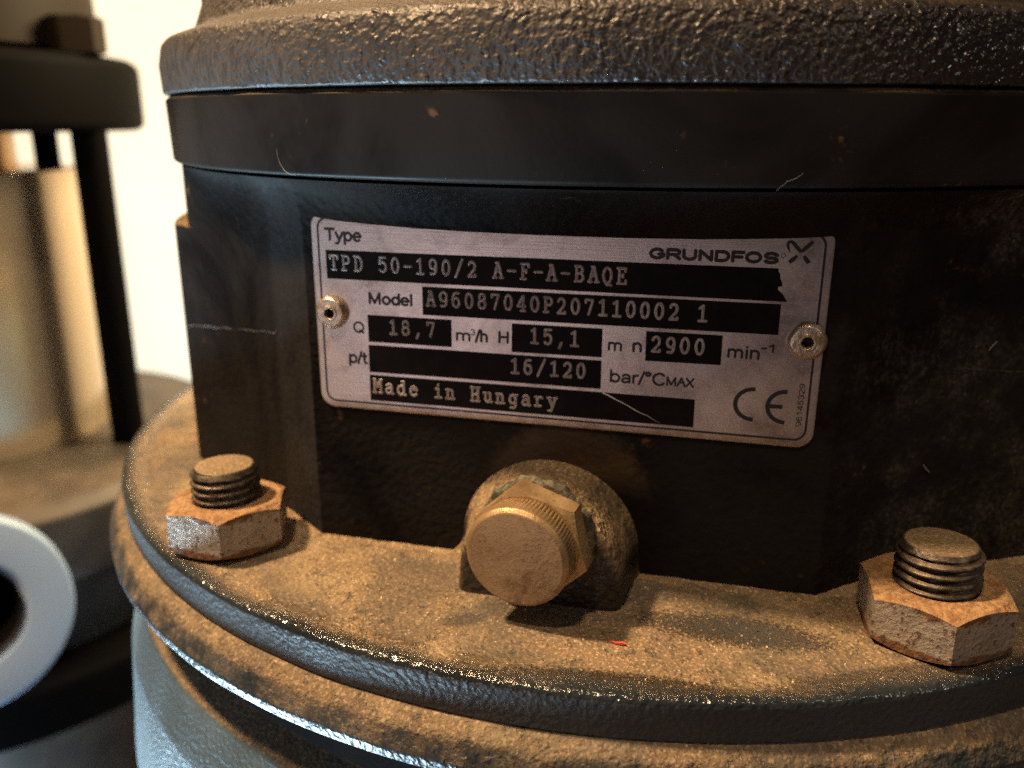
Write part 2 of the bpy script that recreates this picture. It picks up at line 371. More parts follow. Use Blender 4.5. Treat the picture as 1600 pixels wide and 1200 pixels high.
# round flange, ledge and housing
def fl_prof():
    pr = [(.02, 0.0)] + [(.085 + .0025 * i, 0.0) for i in range(25)] + [(.1465, 0.0), (.1516, -.0001, .0016), (.1512, -.0082)]
    return [(r, z, *rest) for r, z, *rest in [(*p,) for p in pr]]
part('base_flange', lathe('base_flange', fl_prof() + [(.1400, -.0086)], 540, 7, wob=wavy(.00003, 1)), M_flange, Z0)
part('ledge_ring', lathe('ledge_ring', [(.1440, -.0066), (.1496, -.0078, .002), (.1538, -.0108, .005), (.1560, -.0150, .0014), (.1557, -.0172, .0006), (.1400, -.0215)], 540, 6, wob=wavy(.00004, 1)), M_ledge, Z0)
part('pump_housing', lathe('pump_housing', [(.1400, -.0190), (.1440, -.0200), (.1438, -.0332, .001), (.1500, -.0350, .003), (.1542, -.0480, .01), (.1570, -.0800, .02), (.1540, -.130, .02), (.115, -.190, .03), (.105, -.900), (.170, -.9300, .01), (.175, Z0 * -1 + .0002), (.05, -Z0 + .0001)], 540, 7, wob=wavy(.00005, 1)), M_house, Z0)

# ---- boss and plug, in the frame of the pad face (local x = u, local -y = outwards)
U0 = 0.0
def frame_part(name, me, mat, u, n, v, parent=None, rot=(0, 0, 0)):
    o = link(name, me, mat, parent or pump)
    if parent is None:
        c, s = math.cos(YAW), math.sin(YAW)
        o.location = (u * c + n * s, u * s - n * c, ZO + v); o.rotation_euler = (rot[0], rot[1], YAW + rot[2])
    else: o.location = (u, -n, v); o.rotation_euler = rot
    return o
CAM_C = Vector((.007744, .162789, -.037668))                  # centre of the plate seen from the camera
Dv = Vector((math.cos(YAW), math.sin(YAW), 0)); Nv = Vector((math.sin(YAW), -math.cos(YAW), 0))
UP = (CAM_C - AX).to_2d().dot(Dv.to_2d()); NP = (CAM_C - AX).to_2d().dot(Nv.to_2d()); VP = CAM_C.z
def boss_mesh():
    rows = []; v0 = -.0152 - .0005                            # flange level below the arch centre
    def ring(n, rad, drop, cx):
        pts = []
        for k in range(13):                                   # left flank up
            t = k / 13; pts.append(Vector((cx - rad - (1 - t) ** 2 * drop, -n, -.0105 + (v0 + .0105) * (1 - t) - 0.0)))
        for k in range(41):
            a = math.pi - math.pi * k / 40; pts.append(Vector((cx + rad * math.cos(a), -n, -.0105 + .0105 * min(1, abs(math.sin(a)) * 3) + (rad - 0.0) * math.sin(a) - .0105 * min(1, abs(math.sin(a)) * 3) + 0)))
        for k in range(12, -1, -1):
            t = k / 13; pts.append(Vector((cx + rad + (1 - t) ** 2 * drop * .2, -n, -.0105 + (v0 + .0105) * (1 - t))))
        return pts
    for n, rad, drop, cx in ((-.001, .0192, .0040, .0000), (.0012, .0182, .0030, .0002), (.003, .0176, .0024, .0003), (.007, .0170, .0016, .0006), (.012, .0164, .0006, .0009), (.0140, .0160, .0004, .001), (.0150, .0153, .0002, .001), (.0154, .0140, .0004, .001), (.0154, .006, .0, .001)):
        rows.append(ring(n, rad, drop, cx))
    return rows_mesh('drain_boss', rows, False, False, True, 50)
V_F = -.08954                                                 # flange level
frame_part('drain_boss', boss_mesh(), M_boss, UP, NP - .0006, V_F + .0152 + .0002)

# nut: hexagon with turned chamfers
def nut_mesh(name, af, h, bore, c=.0009, axis='z', both=True, n=120, cf=.97):
    a = af / 2; rc = a * cf; ta = math.tan(RAD(28)); rows = []
    def rh(t):
        q = ((t + math.pi / 6) % (math.pi / 3)) - math.pi / 6; return a / math.cos(q)
    T = [2 * math.pi * i / n for i in range(n)]
    def ring(fr, fz): return [Vector((fr(t) * math.cos(t), fr(t) * math.sin(t), fz(t))) for t in T]
    low = (lambda t: max(0, (rh(t) - rc)) * ta) if both else (lambda t: 0.0)
    rows.append(ring(lambda t: bore, lambda t: 0)); rows.append(ring(lambda t: min(rc, rh(t)), lambda t: 0))
    rows.append(ring(lambda t: rh(t), low))
    rows.append(ring(lambda t: rh(t), lambda t: h - max(0, (rh(t) - rc)) * ta))
    rows.append(ring(lambda t: rc + (rh(t) - rc) * .4, lambda t: h - max(0, (rh(t) - rc)) * ta * .35))
    rows.append(ring(lambda t: rc, lambda t: h)); rows.append(ring(lambda t: bore + .0009, lambda t: h)); rows.append(ring(lambda t: bore, lambda t: h - .0009)); rows.append(ring(lambda t: bore, lambda t: h * .3))
    if axis == 'y': rows = [[Vector((p.x, -p.z, p.y)) for p in r] for r in rows]
    return rows_mesh(name, rows, True, False, False, 22)
def thread_mesh(name, r, z0, z1, p, n=72):
    """helical thread, dense rows, the top tapering off"""
    dep = p * .58; rows = []; k = int((z1 - z0) / (p / 12))
    for i in range(k + 1):
        z = z0 + (z1 - z0) * i / k; ring = []
        for j in range(n):
            t = 2 * math.pi * j / n; ph = ((z - z0) / p - j / n) % 1.0
            tri = abs(ph * 2 - 1); w = min(1, max(0, (tri - .12) / .80))
            rr = min(r - dep * w, r - max(0.0, z - (z1 - .0016)) * .75)
            ring.append(Vector((rr * math.cos(t), rr * math.sin(t), z)))
        rows.append(ring)
    rows.append([Vector((v.x * .9, v.y * .9, z1 + .0002)) for v in rows[-1]]); rows.append([Vector((v.x * .5, v.y * .5, z1 + .0001)) for v in rows[-1]])
    return rows_mesh(name, rows, True, True, True, 55)
M_nutmesh = nut_mesh('nut', .0234, .0098, .0066)
for (ang, R, corner, lean, lab_s, lab_n) in ((-31.75, .1376, 39.5, (RAD(.6), RAD(-1.2)), 'left', 'left'), (31.6, .1368, 19.0, (RAD(-.5), RAD(1.4)), 'right', 'right')):
    t = RAD(ang); p = Nv * (R * math.cos(t)) + Dv * (R * math.sin(t))
    st = link('stud_bolt', thread_mesh('stud_bolt', .0074, -.004, .0178, .0018), M_stud, pump)
    st.location = (p.x, p.y, Z0); st.rotation_euler = (lean[0], lean[1], RAD(ang * 3))
    nt = link('nut', M_nutmesh if ang < 0 else M_nutmesh.copy(), None, st)
    if not nt.data.materials: nt.data.materials.append(M_nut)
    nt.location = (0, 0, .0004); nt.rotation_euler = (-lean[0], -lean[1], RAD(corner + 30 - ang * 3))

# plug: hexagon collar and round cap with a knurled back edge
def cap_mesh():
    prof = fillet_profile([(.0070, -.0062), (.0096, -.0060, .0003), (.0099, -.0036, .0002), (.0099, -.0008, .0007), (.0091, .0000, .0005), (.0030, .00025)], 4)
    rows = []; n = 240
    for i, (r, z) in enumerate(prof):
        ring = []
        for j in range(n):
            t = 2 * math.pi * j / n; k = 0.0
            if -.0062 < z < -.0030 and r > .009: k = -.00030 * (.5 + .5 * math.cos(j * 2 * math.pi * 80 / n))
            ring.append(Vector(((r + k) * math.cos(t), -z, (r + k) * math.sin(t))))
        rows.append(ring)
    return rows_mesh('plug_cap', rows, True, True, True, 50)
plug = frame_part('drain_plug', nut_mesh('drain_plug', .0202, .0052, .003, axis='y', cf=.985), M_brass2, UP + .0008, NP + .0146, VP - .0372, None, (RAD(2), 0, RAD(-7)))
plug.rotation_euler.rotate_axis('Y', RAD(-13))
cap = link('plug_cap', cap_mesh(), M_brass, plug); cap.location = (-.0004, -.0109, 0.0002)
Mq = Mat('pale_green_sealant'); M_seal = Mq.out(Mq.mix(Mq.ramp(Mq.noise(500, 4), .4, .65), (.06, .055, .038), (.17, .165, .12)), .8, 0, Mq.bump(Mq.noise(700, 3), .0006))
se = link('sealing_washer', lathe('sealing_washer', [(.006, -.0016), (.0114, -.0012, .0004), (.0110, .0007, .0004), (.006, .0009)], 72, 4, axis='y', wob=lambda t, r, z: .0003 * math.sin(9 * t) + .00025 * math.sin(23 * t + 1)), M_seal, plug)
th = link('plug_shank', lathe('plug_shank', [(.0068, -.006), (.0068, .0052)], 48, axis='y'), M_brass2, plug)

# ------------------------------------------------------------------ nameplate
def rrect(w, h, r, seg=10):
    pts = []
    for cx, cy, a0 in ((w/2-r, h/2-r, 0), (-w/2+r, h/2-r, 90), (-w/2+r, -h/2+r, 180), (w/2-r, -h/2+r, 270)):
        for k in range(seg + 1):
            a = RAD(a0 + 90 * k / seg); pts.append((cx + r * math.cos(a), cy + r * math.sin(a)))
    return pts
mm = .001
def P3(u, v, d): return Vector((u * mm, -d * mm, v * mm))
rows = [[P3(x, y, -.6) for x, y in rrect(100, 41.4, 3.2)], [P3(x, y, -.22) for x, y in rrect(100, 41.4, 3.2)], [P3(x, y, -.05) for x, y in rrect(99.8, 41.2, 3.1)], [P3(x, y, 0) for x, y in rrect(99.3, 40.7, 2.9)]]
plate = frame_part('nameplate', rows_mesh('nameplate', rows, True, True, True, 50), M_alu, UP, NP, VP)
plate['label'] = 'silver metal nameplate with black printed fields'
def flat(name, polys, mat, d):
    bm = bmesh.new()
    for poly in polys:
        vs = [bm.verts.new(P3(u, v, d)) for u, v in poly]
        f = bm.faces.new(vs)
        if f.normal.y > 0 or (f.normal_update() or f.normal.y > 0): f.normal_flip()
    me = bpy.data.meshes.new(name); bm.to_mesh(me); bm.free(); return link(name, me, mat, plate)
def ribbon(pts, w0, w1=None):
    """flat strip along pts as quads, widths run w0 -> w1 (or list)"""
    n = len(pts); ws = w0 if isinstance(w0, list) else [w0 + ((w1 if w1 is not None else w0) - w0) * i / (n - 1) for i in range(n)]
    L, R = [], []
    for i, p in enumerate(pts):
        a = Vector(pts[max(i-1, 0)]); b = Vector(pts[min(i+1, n-1)]); t = (b - a).normalized(); q = Vector((-t.y, t.x)) * ws[i] / 2
        L.append((p[0] + q.x, p[1] + q.y)); R.append((p[0] - q.x, p[1] - q.y))
    return [[R[i], R[i+1], L[i+1], L[i]] for i in range(n - 1)]
# border line
bo = rrect(97.3, 38.7, 2.3); bi = rrect(96.5, 37.9, 1.95)
flat('border_line', [[bo[i], bo[(i+1) % len(bo)], bi[(i+1) % len(bi)], bi[i]] for i in range(len(bo))], M_ink, .02)
# black fields
ragged = [(-46.95, 6.9), (42.9, 6.92), (42.5, 7.6), (42.0, 8.35), (41.3, 8.9), (41.05, 9.3), (41.25, 9.62), (41.85, 9.72), (41.72, 10.4), (41.35, 11.1), (41.3, 11.9), (40.95, 12.3), (40.9, 12.9), (-46.95, 12.72)]
flat('black_field', [ragged], M_print, .03)['label'] = 'black field with its right end peeled off'
for q in ([(-26.5, .5), (41.93, .75), (41.93, 6.45), (-26.5, 6.25)], [(-38.46, -5.8), (-20.5, -5.75), (-20.5, -.17), (-38.46, -.16)], [(-8.08, -5.9), (9.81, -5.73), (9.81, -.06), (-8.08, -.12)],
          [(18.15, -5.8), (32.2, -5.66), (32.15, .04), (18.1, -.02)], [(-38.52, -12.3), (9.83, -12.1), (9.83, -6.4), (-38.52, -6.48)], [(-38.56, -18.46), (27.98, -18.38), (27.95, -12.75), (-38.56, -12.9)]):
    flat('black_field', [q], M_print, .03)
flat('peeled_patch', [[(43.15, 6.98), (47.35, 7.03), (47.28, 12.5), (41.0, 12.75), (41.15, 12.25), (41.5, 11.9), (41.55, 11.1), (42.0, 9.9), (41.5, 9.5), (42.2, 8.5)]], M_alu2, .015)
flat('peeled_patch_edge', ribbon([(43.2, 6.95), (45, 6.97), (47.42, 7.0), ], .13) + ribbon([(47.45, 7.1), (47.42, 9), (47.36, 12.5)], .13), M_line, .04)
sr = random.Random(3)
flat('scratch', ribbon([(10.2 + (21.6 - 10.2) * i / 9, -12.75 - 5.25 * (i / 9) + sr.uniform(-.12, .12)) for i in range(10)], [.22, .26, .2, .16, .14, .16, .12, .10, .08, .03]), M_line, .05)

# --- stamped typewriter letters: strokes in a cell 0.62 wide, cap height 1
def arc(cx, cy, rx, ry, a0, a1, n=10): return [(cx + rx * math.cos(RAD(a0 + (a1 - a0) * i / n)), cy + ry * math.sin(RAD(a0 + (a1 - a0) * i / n))) for i in range(n + 1)]
G = {
 'T': [[(.05, .78), (.05, 1), (.75, 1), (.75, .78)], [(.4, 1), (.4, 0)], [(.22, 0), (.58, 0)]],
 'P': [[(.1, 1), (.45, 1)] + arc(.45, .74, .27, .26, 90, -90) + [(.2, .48)], [(.2, 1), (.2, 0)], [(.06, 0), (.42, 0)]],
 'D': [[(.06, 1), (.36, 1)] + arc(.36, .5, .36, .5, 90, -90, 14) + [(.06, 0)], [(.18, 1), (.18, 0)]],
 '5': [[(.66, 1), (.17, 1), (.15, .56)] + arc(.38, .34, .31, .34, 130, -140, 14)],
 '0': [arc(.4, .5, .29, .5, 90, 450, 24)],
 '-': [[(.1, .48), (.7, .48)]],
 '1': [[(.14, .84), (.4, 1), (.4, 0)], [(.12, 0), (.68, 0)]],
 '9': [arc(.4, .68, .28, .32, 0, 360, 18), [(.68, .68), (.66, .4)] + arc(.36, .33, .30, .33, 0, -75, 8) + [(.2, .02)]],
 '6': [arc(.4, .32, .28, .32, 0, 360, 18), [(.12, .32), (.14, .58)] + arc(.46, .66, .32, .34, 190, 90, 8) + [(.62, .98)]],
 '/': [[(.1, -.1), (.7, 1.1)]],
 '2': [arc(.38, .71, .27, .29, 165, 0, 10) + [(.6, .5), (.1, 0), (.68, 0), (.68, .12)]],
 'A': [[(.1, 0), (.38, 1), (.44, 1), (.72, 0)], [(.24, 1), (.42, 1)], [(.2, .42), (.62, .42)], [(0, 0), (.24, 0)], [(.56, 0), (.82, 0)]],
 'F': [[(.06, 1), (.7, 1), (.7, .8)], [(.2, 1), (.2, 0)], [(.06, 0), (.44, 0)], [(.2, .52), (.5, .52)], [(.5, .62), (.5, .42)]],
 'B': [[(.06, 1), (.42, 1)] + arc(.42, .77, .24, .23, 90, -90, 8) + [(.2, .54)], [(.42, .54)] + arc(.42, .27, .3, .27, 90, -90, 8) + [(.06, 0)], [(.18, 1), (.18, 0)]],
 'Q': [arc(.4, .5, .32, .5, 90, 450, 24), [(.3, -.04), (.42, -.14), (.56, -.1), (.7, -.14)]],
 'E': [[(.06, 1), (.7, 1), (.7, .8)], [(.2, 1), (.2, 0)], [(.06, 0), (.74, 0), (.74, .22)], [(.2, .52), (.5, .52)], [(.5, .62), (.5, .42)]],
 '8': [arc(.4, .76, .24, .24, 0, 360, 16), arc(.4, .27, .29, .27, 0, 360, 18)],
 '7': [[(.12, .82), (.12, 1), (.68, 1), (.66, .86), (.36, 0)]],
 '4': [[(.56, 0), (.56, 1), (.5, 1), (.08, .3), (.72, .3)], [(.36, 0), (.7, 0)]],
 ',': [[(.42, .12), (.26, -.22)]],
 'M': [[(.0, 0), (.22, 0)], [(.1, 0), (.1, 1)], [(0, 1), (.16, 1), (.4, .42), (.64, 1), (.8, 1)], [(.7, 1), (.7, 0)], [(.58, 0), (.8, 0)]],
 'H': [[(.02, 1), (.28, 1)], [(.52, 1), (.78, 1)], [(.15, 1), (.15, 0)], [(.65, 1), (.65, 0)], [(.02, 0), (.28, 0)], [(.52, 0), (.78, 0)], [(.15, .5), (.65, .5)]],
 'a': [[(.14, .6)] + arc(.36, .5, .24, .2, 110, 0, 8) + [(.6, 0), (.74, 0)], [(.6, .48), (.36, .4)] + arc(.32, .2, .22, .2, 90, 290, 10) + [(.6, .14)]],
 'd': [arc(.36, .33, .27, .34, 0, 360, 18), [(.46, 1), (.62, 1), (.62, 0), (.78, 0)]],
 'e': [[(.1, .45), (.68, .45)] + arc(.39, .33, .29, .35, 8, 310, 18) + [(.66, .1)]],
 'i': [[(.2, .66), (.42, .66), (.42, 0)], [(.14, 0), (.7, 0)], [(.40, .90), (.41, .96)]],
 'n': [[(.04, .66), (.18, .66), (.18, 0)], [(.18, .46)] + arc(.41, .46, .21, .21, 150, 0, 8) + [(.62, 0)], [(.04, 0), (.32, 0)], [(.5, 0), (.76, 0)]],
 'u': [[(.04, .66), (.18, .66), (.18, .2)] + arc(.38, .2, .2, .2, 180, 300, 8) + [(.62, .16)], [(.48, .66), (.62, .66), (.62, 0), (.76, 0)]],
 'g': [arc(.36, .34, .26, .32, 0, 360, 18), [(.76, .66), (.62, .66), (.62, -.1)] + arc(.4, -.1, .22, .2, 0, -110, 8) + [(.18, -.28)]],
 'r': [[(.06, .66), (.24, .66), (.24, 0)], [(.06, 0), (.54, 0)], [(.24, .42)] + arc(.5, .42, .24, .24, 160, 50, 6)],
 'y': [[(0, .66), (.24, .66)], [(.56, .66), (.8, .66)], [(.12, .66), (.42, .06)], [(.68, .66), (.34, -.28), (.1, -.28)]],
}
def capsule(bm, a, b, w, h, d0, n=5):
    """low domed stroke from a to b on the plate (mm)"""
    a = Vector(a); b = Vector(b); t = (b - a)
    if t.length < 1e-6: t = Vector((1, 0))
    t.normalize(); q = Vector((-t.y, t.x)); r = w / 2
    def loop(k, hh):
        pts = []
        for i in range(n + 1):
            an = -math.pi / 2 + math.pi * i / n; pts.append(b + (t * math.cos(an) + q * math.sin(an)) * r * k)
        for i in range(n + 1):
            an = math.pi / 2 + math.pi * i / n; pts.append(a + (t * math.cos(an) + q * math.sin(an)) * r * k)
        return [bm.verts.new(P3(p.x, p.y, d0 + hh)) for p in pts]
    rings = [loop(1, 0), loop(.82, h * .62), loop(.5, h)]
    for A_, B_ in zip(rings, rings[1:]):
        for i in range(len(A_)):
            j = (i + 1) % len(A_); bm.faces.new((A_[i], A_[j], B_[j], B_[i]))
    bm.faces.new(rings[-1])
def stamp(text, u, v, h=2.85, adv=2.65, w=.56, gw=2.3):
    bm = bmesh.new(); bg = bmesh.new(); rr = random.Random(text)
    for k, ch in enumerate(text):
        if ch == ' ': continue
        du, dv = rr.uniform(-.05, .05), rr.uniform(-.05, .05)
        f = lambda p: (u + k * adv + p[0] * gw / .8 * .8 + du + .1, v + p[1] * h + dv)
        for stroke in G[ch]:
            pts = [f(p) for p in stroke]
            for a, b in zip(pts, pts[1:]):
                capsule(bm, a, b, w * rr.uniform(.93, 1.06), .10 + rr.uniform(0, .012), .03)
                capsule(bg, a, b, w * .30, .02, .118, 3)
    o = link('stamped_lettering', finish(bm, 'stamped_lettering', 80), M_stamp, plate)
    g = link('groove_shade', finish(bg, 'groove_shade', 80), M_groove_shade, plate)
    return o
for tx, u, v in (('TPD 50-190/2 A-F-A-BAQE', -46.3, 8.85), ('A96087040P207110002 1', -25.75, 2.55), ('18,7', -33.9, -3.8), ('15,1', -4.5, -3.75), ('2900', 19.1, -3.85), ('16/120', -8.4, -10.12), ('Made in Hungary', -37.9, -16.72)):
    stamp(tx, u, v)

# --- printed sans lettering drawn as strokes: (advance, strokes), cap height 1
S = {
 'T': (.70, [[(.02, .94), (.64, .94)], [(.33, .94), (.33, .06)]]),
 'y': (.58, [[(.06, .66), (.29, .06)], [(.53, .66), (.29, .06), (.20, -.18), (.05, -.20)]]),
 'p': (.64, [[(.09, .68), (.09, -.22)], arc(.32, .36, .23, .31, 0, 360, 18)]),
 'e': (.62, [[(.07, .37), (.55, .37)] + arc(.31, .36, .24, .31, 5, 310, 16)]),
 'M': (.92, [[(.09, .06), (.09, .94), (.43, .1), (.77, .94), (.77, .06)]]),
 'o': (.64, [arc(.31, .36, .24, .31, 0, 360, 20)]),
 'd': (.64, [[(.54, .95), (.54, .06)], arc(.31, .36, .23, .31, 0, 360, 18)]),
 'l': (.27, [[(.12, .95), (.12, .06)]]),
 'Q': (.84, [arc(.40, .5, .34, .45, 0, 360, 24), [(.48, .24), (.74, 0)]]),
 'm': (.95, [[(.09, .66), (.09, .06)], [(.09, .45)] + arc(.27, .47, .18, .2, 160, 0, 8) + [(.45, .06)], [(.45, .45)] + arc(.63, .47, .18, .2, 160, 0, 8) + [(.81, .06)]]),
 'n': (.60, [[(.09, .66), (.09, .06)], [(.09, .43)] + arc(.29, .45, .2, .22, 160, 0, 8) + [(.49, .06)]]),
 'h': (.60, [[(.09, .95), (.09, .06)], [(.09, .43)] + arc(.29, .45, .2, .22, 160, 0, 8) + [(.49, .06)]]),
 'i': (.25, [[(.11, .66), (.11, .06)], [(.11, .90), (.11, .93)]]),
 '/': (.32, [[(.02, .0), (.28, .98)]]),
 't': (.34, [[(.15, .88), (.15, .16), (.20, .07), (.30, .07)], [(.02, .64), (.29, .64)]]),
 'H': (.80, [[(.09, .94), (.09, .06)], [(.65, .94), (.65, .06)], [(.09, .52), (.65, .52)]]),
 'b': (.64, [[(.09, .95), (.09, .06)], arc(.32, .36, .23, .31, 0, 360, 18)]),
 'a': (.60, [[(.10, .55)] + arc(.29, .48, .19, .19, 140, 0, 8) + [(.48, .06)], [(.48, .40), (.28, .37)] + arc(.25, .22, .18, .16, 90, 290, 10) + [(.47, .2)]]),
 'r': (.38, [[(.09, .66), (.09, .06)], [(.09, .42)] + arc(.29, .42, .2, .24, 160, 80, 6)]),
 'o2': (.40, [arc(.18, .84, .12, .12, 0, 360, 14)]),
 'C': (.80, [arc(.40, .5, .33, .45, 42, 318, 22)]),
 'A': (.74, [[(.04, .04), (.36, .95), (.68, .04)], [(.15, .45), (.57, .45)]]),
 'X': (.72, [[(.05, .05), (.62, .95)], [(.05, .95), (.62, .05)]]),
 '-': (.40, [[(.04, .45), (.30, .45)]]),
 '1': (.56, [[(.10, .72), (.32, .94), (.32, .05)]]),
 '2': (.58, [arc(.28, .68, .21, .26, 170, -10, 10) + [(.06, .06), (.50, .06)]]),
 '3': (.58, [arc(.27, .72, .20, .22, 160, -80, 12), arc(.27, .28, .22, .24, 85, -160, 14)]),
 '4': (.58, [[(.40, .05), (.40, .94), (.04, .30), (.53, .30)]]),
 '5': (.58, [[(.48, .94), (.13, .94), (.08, .50)] + arc(.27, .32, .22, .27, 120, -150, 14)]),
 '6': (.58, [arc(.28, .32, .22, .27, 0, 360, 16), [(.06, .42)] + arc(.30, .55, .24, .39, 190, 60, 10)]),
 '9': (.58, [arc(.28, .67, .22, .27, 0, 360, 16), [(.50, .66)] + arc(.26, .45, .24, .39, 10, -120, 10)]),
 'G': (1.0, [arc(.46, .5, .40, .42, 40, 330, 22) + [(.86, .30), (.86, .46), (.55, .46)]]),
 'R': (.98, [[(.11, .08), (.11, .92), (.62, .92)] + arc(.62, .69, .20, .23, 90, -90, 8) + [(.14, .46)], [(.50, .46), (.84, .08)]]),
 'U': (.98, [[(.11, .92), (.11, .40)] + arc(.46, .38, .35, .30, 180, 360, 14) + [(.81, .92)]]),
 'N': (.98, [[(.11, .08), (.11, .92), (.80, .08), (.80, .92)]]),
 'D': (.98, [[(.11, .08), (.11, .92), (.48, .92)] + arc(.48, .5, .35, .42, 90, -90, 14) + [(.11, .08)]]),
 'F': (.84, [[(.11, .08), (.11, .92), (.74, .92)], [(.11, .48), (.64, .48)]]),
 'O': (1.06, [arc(.49, .5, .40, .42, 0, 360, 26)]),
 'S': (.96, [[(.80, .78)] + arc(.45, .70, .33, .22, 35, 250, 14) + arc(.45, .30, .36, .22, 70, -150, 14)]),
}
def printed(text, u0, u1, v, cap=2.35, w=.36, rot=None, xs=None, name='printed_lettering'):
    if isinstance(text, str): text = list(text)
    tot = sum(S[c][0] for c in text[:-1]) + max(p[0] for st in S[text[-1]][1] for p in st)
    kx = (u1 - u0) / tot; bm = bmesh.new(); x = 0.0
    for c in text:
        for st in S[c][1]:
            pts = [(u0 + (x + p[0]) * kx, v + p[1] * cap) for p in st]
            if rot is not None: pts = [(rot - (q[1] - v), q[0]) for q in pts]
            for a, b in zip(pts, pts[1:]): capsule(bm, a, b, w, .012 + random.uniform(0, .004), .03, 4)
        x += S[c][0]
    return link(name, finish(bm, name, 80), M_ink, plate)
printed('Type', -46.9, -39.25, 14.62, 2.5, .53)
printed('Model', -38.1, -28.9, 2.15, 2.35, .53)
printed('Q', -41.75, -39.5, -4.05, 2.3, .42)
printed('m', -19.7, -16.8, -4.3, 2.3, .45); printed('3', -16.55, -15.7, -3.0, 1.2, .2); printed('/h', -15.5, -13.2, -4.3, 2.4, .50)
printed('H', -10.85, -8.9, -4.2, 2.3, .50)
printed('m', 10.85, 13.45, -4.25, 2.3, .45); printed('n', 15.55, 17.2, -4.2, 2.5, .50)
printed('min', 33.15, 38.8, -4.1, 2.4, .45); printed('-1', 39.2, 41.3, -2.6, 1.5, .36)
printed('p/t', -43.1, -39.1, -10.6, 2.5, .50)
printed(['b', 'a', 'r', '/', 'o2', 'C'], 11.45, 21.9, -10.55, 2.5, .45); printed('MAX', 22.35, 27.4, -10.4, 1.75, .36)
printed('GRUNDFOS', 18.0, 40.5, 13.72, 1.9, .64, name='maker_lettering')
printed('96145329', -16.5, -8.2, 0, 1.0, .15, rot=47.55)
flat('registered_mark', ribbon(arc(41.5, 15.25, .36, .36, 0, 360, 20), .12), M_ink, .03)
flat('wing_emblem', ribbon([(42.55, 15.85), (42.25, 16.5), (42.05, 17.15), (42.2, 17.6), (42.65, 17.72), (43.2, 17.3), (43.9, 16.5), (44.45, 15.98)], [.16, .36, .5, .56, .6, .66, .68, .55]) + ribbon([(44.5, 15.96), (45.2, 16.75), (46.3, 17.85)], [.45, .8, .62]) + ribbon([(43.85, 15.3), (43.3, 14.7), (42.6, 14.05)], [.4, .8, .7]) + ribbon([(44.95, 15.3), (45.4, 14.7), (45.95, 14.05)], [.45, .78, .7]), M_ink, .03)
flat('conformity_mark', ribbon(arc(38.75, -12.85, 3.35, 3.0, 88, 272, 28), .78) + ribbon(arc(44.45, -12.9, 3.2, 3.0, 88, 272, 28), .78) + ribbon([(41.65, -12.9), (42.6, -12.9), (43.95, -12.9)], .78), M_ink, .03)
# rivets
def rivet_mesh(r, h):
    wob = [random.uniform(-1, 1) for _ in range(6)]
    me = lathe('rivet', [(r, -.0002), (r, h * .45, .0004), (r * .84, h, .0005), (r * .48, h * 1.0), (r * .44, h * 1.18, .00012), (r * .31, h * 1.18, .00012), (r * .27, h * .2), (.00001, h * .2)], 64, 4, axis='y', sharp=50, wob=lambda t, rr, z: rr * .014 * sum(w * math.sin((i + 2) * t + w * 9) for i, w in enumerate(wob)))
    me.materials.append(M_rivet); me.materials.append(M_hole)
    for p in me.polygons:
        if math.hypot(p.center.x, p.center.z) < r * .285: p.material_index = 1
    return me
for u, r, lab in ((-46.1, .0034, 'bright rivet with brassy centre at the left end'), (47.0, .00345, 'worn rivet at the right end')):
    o = link('rivet', rivet_mesh(r, .0016), None, plate); o.location = (u * mm, 0, 0); o['label'] = lab

# dust drifted against the foot of the body
dr0 = random.Random(5); A_, B_, C_ = [], [], []
idx = [i for i in range(n_front) if -.098 < sec[i][0] < .098]
for q, i in enumerate(idx):
    u, n = sec[i]; u0, n0 = sec[max(i-1, 0)]; u1, n1 = sec[i+1]; t = Vector((u1 - u0, n1 - n0)).normalized(); o_ = Vector((-t.y, t.x))
    wv = .6 + .4 * math.sin(q * .9) * math.sin(q * .23 + 1) + dr0.uniform(-.15, .15)
    A_.append(Vector((u - o_.x * .0003, -(n - o_.y * .0003), -.08954 + .0005 + .0002 * wv))); B_.append(Vector((u + o_.x * .0009 * wv, -(n + o_.y * .0009 * wv), -.08954 + .00035))); C_.append(Vector((u + o_.x * .0035 * wv, -(n + o_.y * .0035 * wv), -.08954 - .00015)))
M_drift = Mat('loose_dust'); _c, _a, _b = M_drift.dust_col(); M_drift = M_drift.out(_c, .95, 0, M_drift.bump(_a, .0008))
tag(part('dust_drift', rows_mesh('dust_drift', [A_, B_, C_], False, sharp=80), M_drift, ZO, YAW), kind='stuff')
# dust grit lying on the flange
bm = bmesh.new(); dr = random.Random(11)
for k in range(6000):
    a = RAD(dr.uniform(-62, 62)); R = .1485 * math.sqrt(dr.uniform(.52, 1.0)); p = Nv * (R * math.cos(a)) + Dv * (R * math.sin(a)); s = dr.choice((.00010, .00012, .00015, .0002, .00028))
    vs = [bm.verts.new(Vector((p.x + dr.uniform(-s, s), p.y + dr.uniform(-s, s), Z0 + q * s))) for q in (-.3, .1, .5, 1.1)]
    for i, j, l in ((0, 1, 2), (0, 1, 3), (0, 2, 3), (1, 2, 3)): bm.faces.new((vs[i], vs[j], vs[l]))
Mg = Mat('pale_grit'); M_grit = Mg.out(Mg.mix(Mg.ramp(Mg.noise(300, 2), .35, .65), (.30, .20, .11), (.80, .66, .46)), .35)
tag(link('dust_grit', finish(bm, 'dust_grit'), M_grit, pump), kind='stuff')

